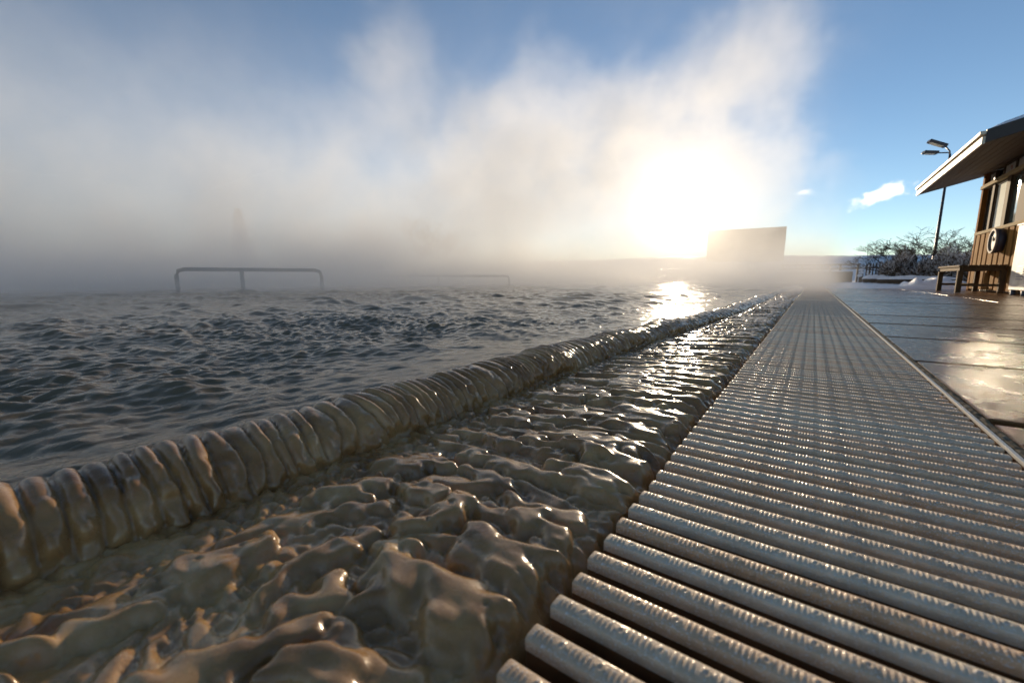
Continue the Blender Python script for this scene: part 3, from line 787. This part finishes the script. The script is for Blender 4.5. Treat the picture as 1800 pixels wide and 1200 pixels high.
def vol_object(name, lo, hi, res, field, m):
    me = bpy.data.meshes.new(name); me.from_pydata([lo, hi, (lo[0], hi[1], hi[2])], [], [(0, 1, 2)])
    o = bpy.data.objects.new(name, me); C.objects.link(o); me.materials.append(m)
    t = bpy.data.node_groups.new(name+'_field', 'GeometryNodeTree')
    t.interface.new_socket('Geometry', in_out='OUTPUT', socket_type='NodeSocketGeometry')
    out = t.nodes.new('NodeGroupOutput'); vc = t.nodes.new('GeometryNodeVolumeCube'); sm = t.nodes.new('GeometryNodeSetMaterial')
    sm.inputs['Material'].default_value = m
    vc.inputs['Min'].default_value = lo; vc.inputs['Max'].default_value = hi
    for k, a in enumerate('XYZ'): vc.inputs['Resolution '+a].default_value = res[k]
    ps = t.nodes.new('GeometryNodeInputPosition'); sep = t.nodes.new('ShaderNodeSeparateXYZ'); t.links.new(ps.outputs[0], sep.inputs[0])
    x, y, z = (E(t, sep.outputs[i]) for i in range(3))
    def vec(a, b, c):
        n = t.nodes.new('ShaderNodeCombineXYZ')
        for i, v in enumerate((a, b, c)):
            if isinstance(v, E): t.links.new(v.s, n.inputs[i])
            else: n.inputs[i].default_value = v
        return n.outputs[0]
    def fbm(v, scale, detail=5, rough=.6, dist=0.0, color=False):
        n = t.nodes.new('ShaderNodeTexNoise'); n.inputs['Scale'].default_value = scale; n.inputs['Detail'].default_value = detail
        n.inputs['Roughness'].default_value = rough; n.inputs['Distortion'].default_value = dist; t.links.new(v, n.inputs['Vector'])
        if color:
            sp_ = t.nodes.new('ShaderNodeSeparateXYZ'); t.links.new(n.outputs['Color'], sp_.inputs[0]); return [E(t, sp_.outputs[i])-.5 for i in range(3)]
        return E(t, n.outputs[0])
    d = field(x, y, z, vec, fbm)
    t.links.new(d.s, vc.inputs['Density']); t.links.new(vc.outputs[0], sm.inputs[0]); t.links.new(sm.outputs[0], out.inputs[0])
    md = o.modifiers.new('field', 'NODES'); md.node_group = t
    return o

def vol_mat(name, lobes, col=(1, 1, 1)):
    m = bpy.data.materials.new(name); m.use_nodes = True; t = m.node_tree
    t.nodes.remove(t.nodes['Principled BSDF']); out = t.nodes['Material Output']
    at = t.nodes.new('ShaderNodeAttribute'); at.attribute_name = 'density'; prev = None
    for (g_, k) in lobes:
        v = t.nodes.new('ShaderNodeVolumeScatter'); v.inputs['Anisotropy'].default_value = g_; v.inputs['Color'].default_value = (*col, 1)
        mu = t.nodes.new('ShaderNodeMath'); mu.operation = 'MULTIPLY'; mu.inputs[1].default_value = k
        t.links.new(at.outputs['Fac'], mu.inputs[0]); t.links.new(mu.outputs[0], v.inputs['Density'])
        if prev is None: prev = v.outputs[0]
        else:
            a_ = t.nodes.new('ShaderNodeAddShader'); t.links.new(prev, a_.inputs[0]); t.links.new(v.outputs[0], a_.inputs[1]); prev = a_.outputs[0]
    t.links.new(prev, out.inputs['Volume']); return m

M_steam = vol_mat('steam_volume', ((.95, .022), (.40, .04), (.15, .92)))
# soft plumes rising off the pool: centre, radii, strength
PLUMES = [((-5.0, 15.0, 3.5), (3.0, 1.9, 3.0), .9, .1),      # bright mass in front of the sun
          ((-2.8, 15.0, 5.8), (2.6, 1.6, 2.8), 1.0, .40),     # right shoulder
          ((-1.6, 15.5, 3.0), (2.0, 1.6, 2.4), .8, .2),       # low right edge
          ((-7.6, 12.0, 5.6), (1.6, 1.3, 3.4), 1.0, -.30),    # tall middle wisp
          ((-9.5, 10.5, 4.0), (2.6, 1.6, 3.0), .8, -.2),
          ((-10.6, 8.0, 6.2), (2.0, 1.6, 3.0), .65, -.45),    # left plume running off the top
          ((-6.2, 19.0, 6.2), (3.2, 1.6, 3.4), .8, .35),
          ((-8.0, 12.8, 3.2), (4.6, 2.4, 2.7), .85, 0),       # the dense body
          ((-6.2, 13.6, 4.8), (3.0, 1.8, 2.4), .75, .1),
          ((-10.5, 12.5, 3.2), (4.0, 2.2, 2.2), .38, 0),
          ((-13, 6.0, 2.0), (5.0, 3.5, 1.7), .25, 0)]
def steam_field(x, y, z, vec, fbm):
    p = vec(x, y, z)
    wx_, wy_, wz_ = fbm(vec(x, y, z*.7), .22, 2, .5, color=True)
    qx, qy, qz = x + wx_*4.4, y + wy_*3.4, z + wz_*2.2
    vx, vy, vz = fbm(p, .9, 2, .5, color=True)
    rx_, ry_, rz2 = qx + vx*.9, qy + vy*.9, qz + vz*.7
    n = fbm(vec(rx_, ry_, rz2*.85), .42, 7, .67)
    nn = n.ss(.36, .70)
    dist = (x*x + y*y).sqrt()
    # mist lying on the water, deeper further away
    left = x.ss(-2.5, -10)
    hs_ = (dist*.085 + .08)*(left*.30 + 1.0)*((x + wx_).ss(-.5, -5)*.65 + .35)
    ground = ((z.max(0.0)/hs_)*-1.0).exp()
    veil = ((z.max(0.0)/.35)*-1.0).exp()*dist.ss(3.5, 11)
    right = ((x + wx_*3.0 + .1)*-.40 + (n-.5)*4.0 + (z*.02)).ss(-.05, .6)
    near = dist.ss(2.4, 8.0)
    fog = (ground + veil*2.9)*right*near*(nn*1.5 + .28)
    fog = fog*(left*.9 + 1.0)
    mist = ((z.max(0.0)/.5)*-1.0).exp()*(x + wx_*.8).ss(.65, .1)*x.ss(-4.5, -1.5)*y.ss(4.2, 8.0)*fbm(vec(rx_, ry_, rz2), 1.1, 4, .6).ss(.36, .62)
    pl = None
    for (c_, r_, s_, k_) in PLUMES:
        dx, dy, dz = (qx - (z-c_[2])*k_ - c_[0])/r_[0], (qy-c_[1])/r_[1], (qz-c_[2])/r_[2]
        g_ = ((dx*dx + dy*dy + dz*dz)*-1.1).exp()*s_
        pl = g_ if pl is None else pl + g_
    nw = (n + (pl.min(1.0)-.5)*.24).ss(.455, .66)
    pl = pl*nw*right
    thin = (z*-.16).exp()*right*near*(nn+.15)*(left*-.75+1.0)*.14
    d = fog*(left*1.15 + .55)*(y.ss(22, 12)*.6 + .4)*.10 + mist*.65 + pl*.30 + thin*.15
    d = d*z.ss(-.02, .06)*x.ss(-33, -27)*y.ss(26.5, 23)*z.ss(13.8, 10)
    return d
st = vol_object('steam', (-34, -9, -.1), (3, 34, 14), (210, 240, 130), steam_field, M_steam)
tag(st, 'thick white steam drifting off the pool and glowing around the low sun', 'steam', kind='stuff')

M_cloud = vol_mat('cloud_volume', ((.7, .5), (.0, .5)))
def cloud_field(cx, cy_, cz, rx, ry, rz_, dens, tilt):
    def fld(x, y, z, vec, fbm):
        wx_, wy_, wz_ = fbm(vec(x, y, z), .12, 3, .6, color=True)
        qx, qy, qz = (x-cx + wx_*9), (y-cy_ + wy_*6), (z-cz + wz_*7 - (x-cx)*tilt)
        r2 = (qx/rx)*(qx/rx) + (qy/ry)*(qy/ry) + (qz/rz_)*(qz/rz_)
        n = fbm(vec(x, y, z), .33, 6, .65)
        return ((r2.sqrt()*-1.0 + 1.0) + (n-.5)*2.6).ss(.15, .8)*dens
    return fld
def cloud(label, c_, r_, dens, tilt, res=(90, 40, 50)):
    m_ = [r*2.0 for r in r_]; m_[2] = r_[2]*3.2
    o = vol_object('cloud', tuple(a-b for a, b in zip(c_, m_)), tuple(a+b for a, b in zip(c_, m_)), res, cloud_field(*c_, *r_, dens, tilt), M_cloud)
    tag(o, label, 'cloud', kind='stuff')
cloud('tiny white cloud puff just right of the sun glow', (-3.6, 150, 24.0), (2.2, 2, 1.1), .10, .1, (50, 30, 40))
cloud('small white cloud low in the blue sky left of the roof', (12.6, 148, 21.5), (7.2, 3.5, 2.0), .35, .22)
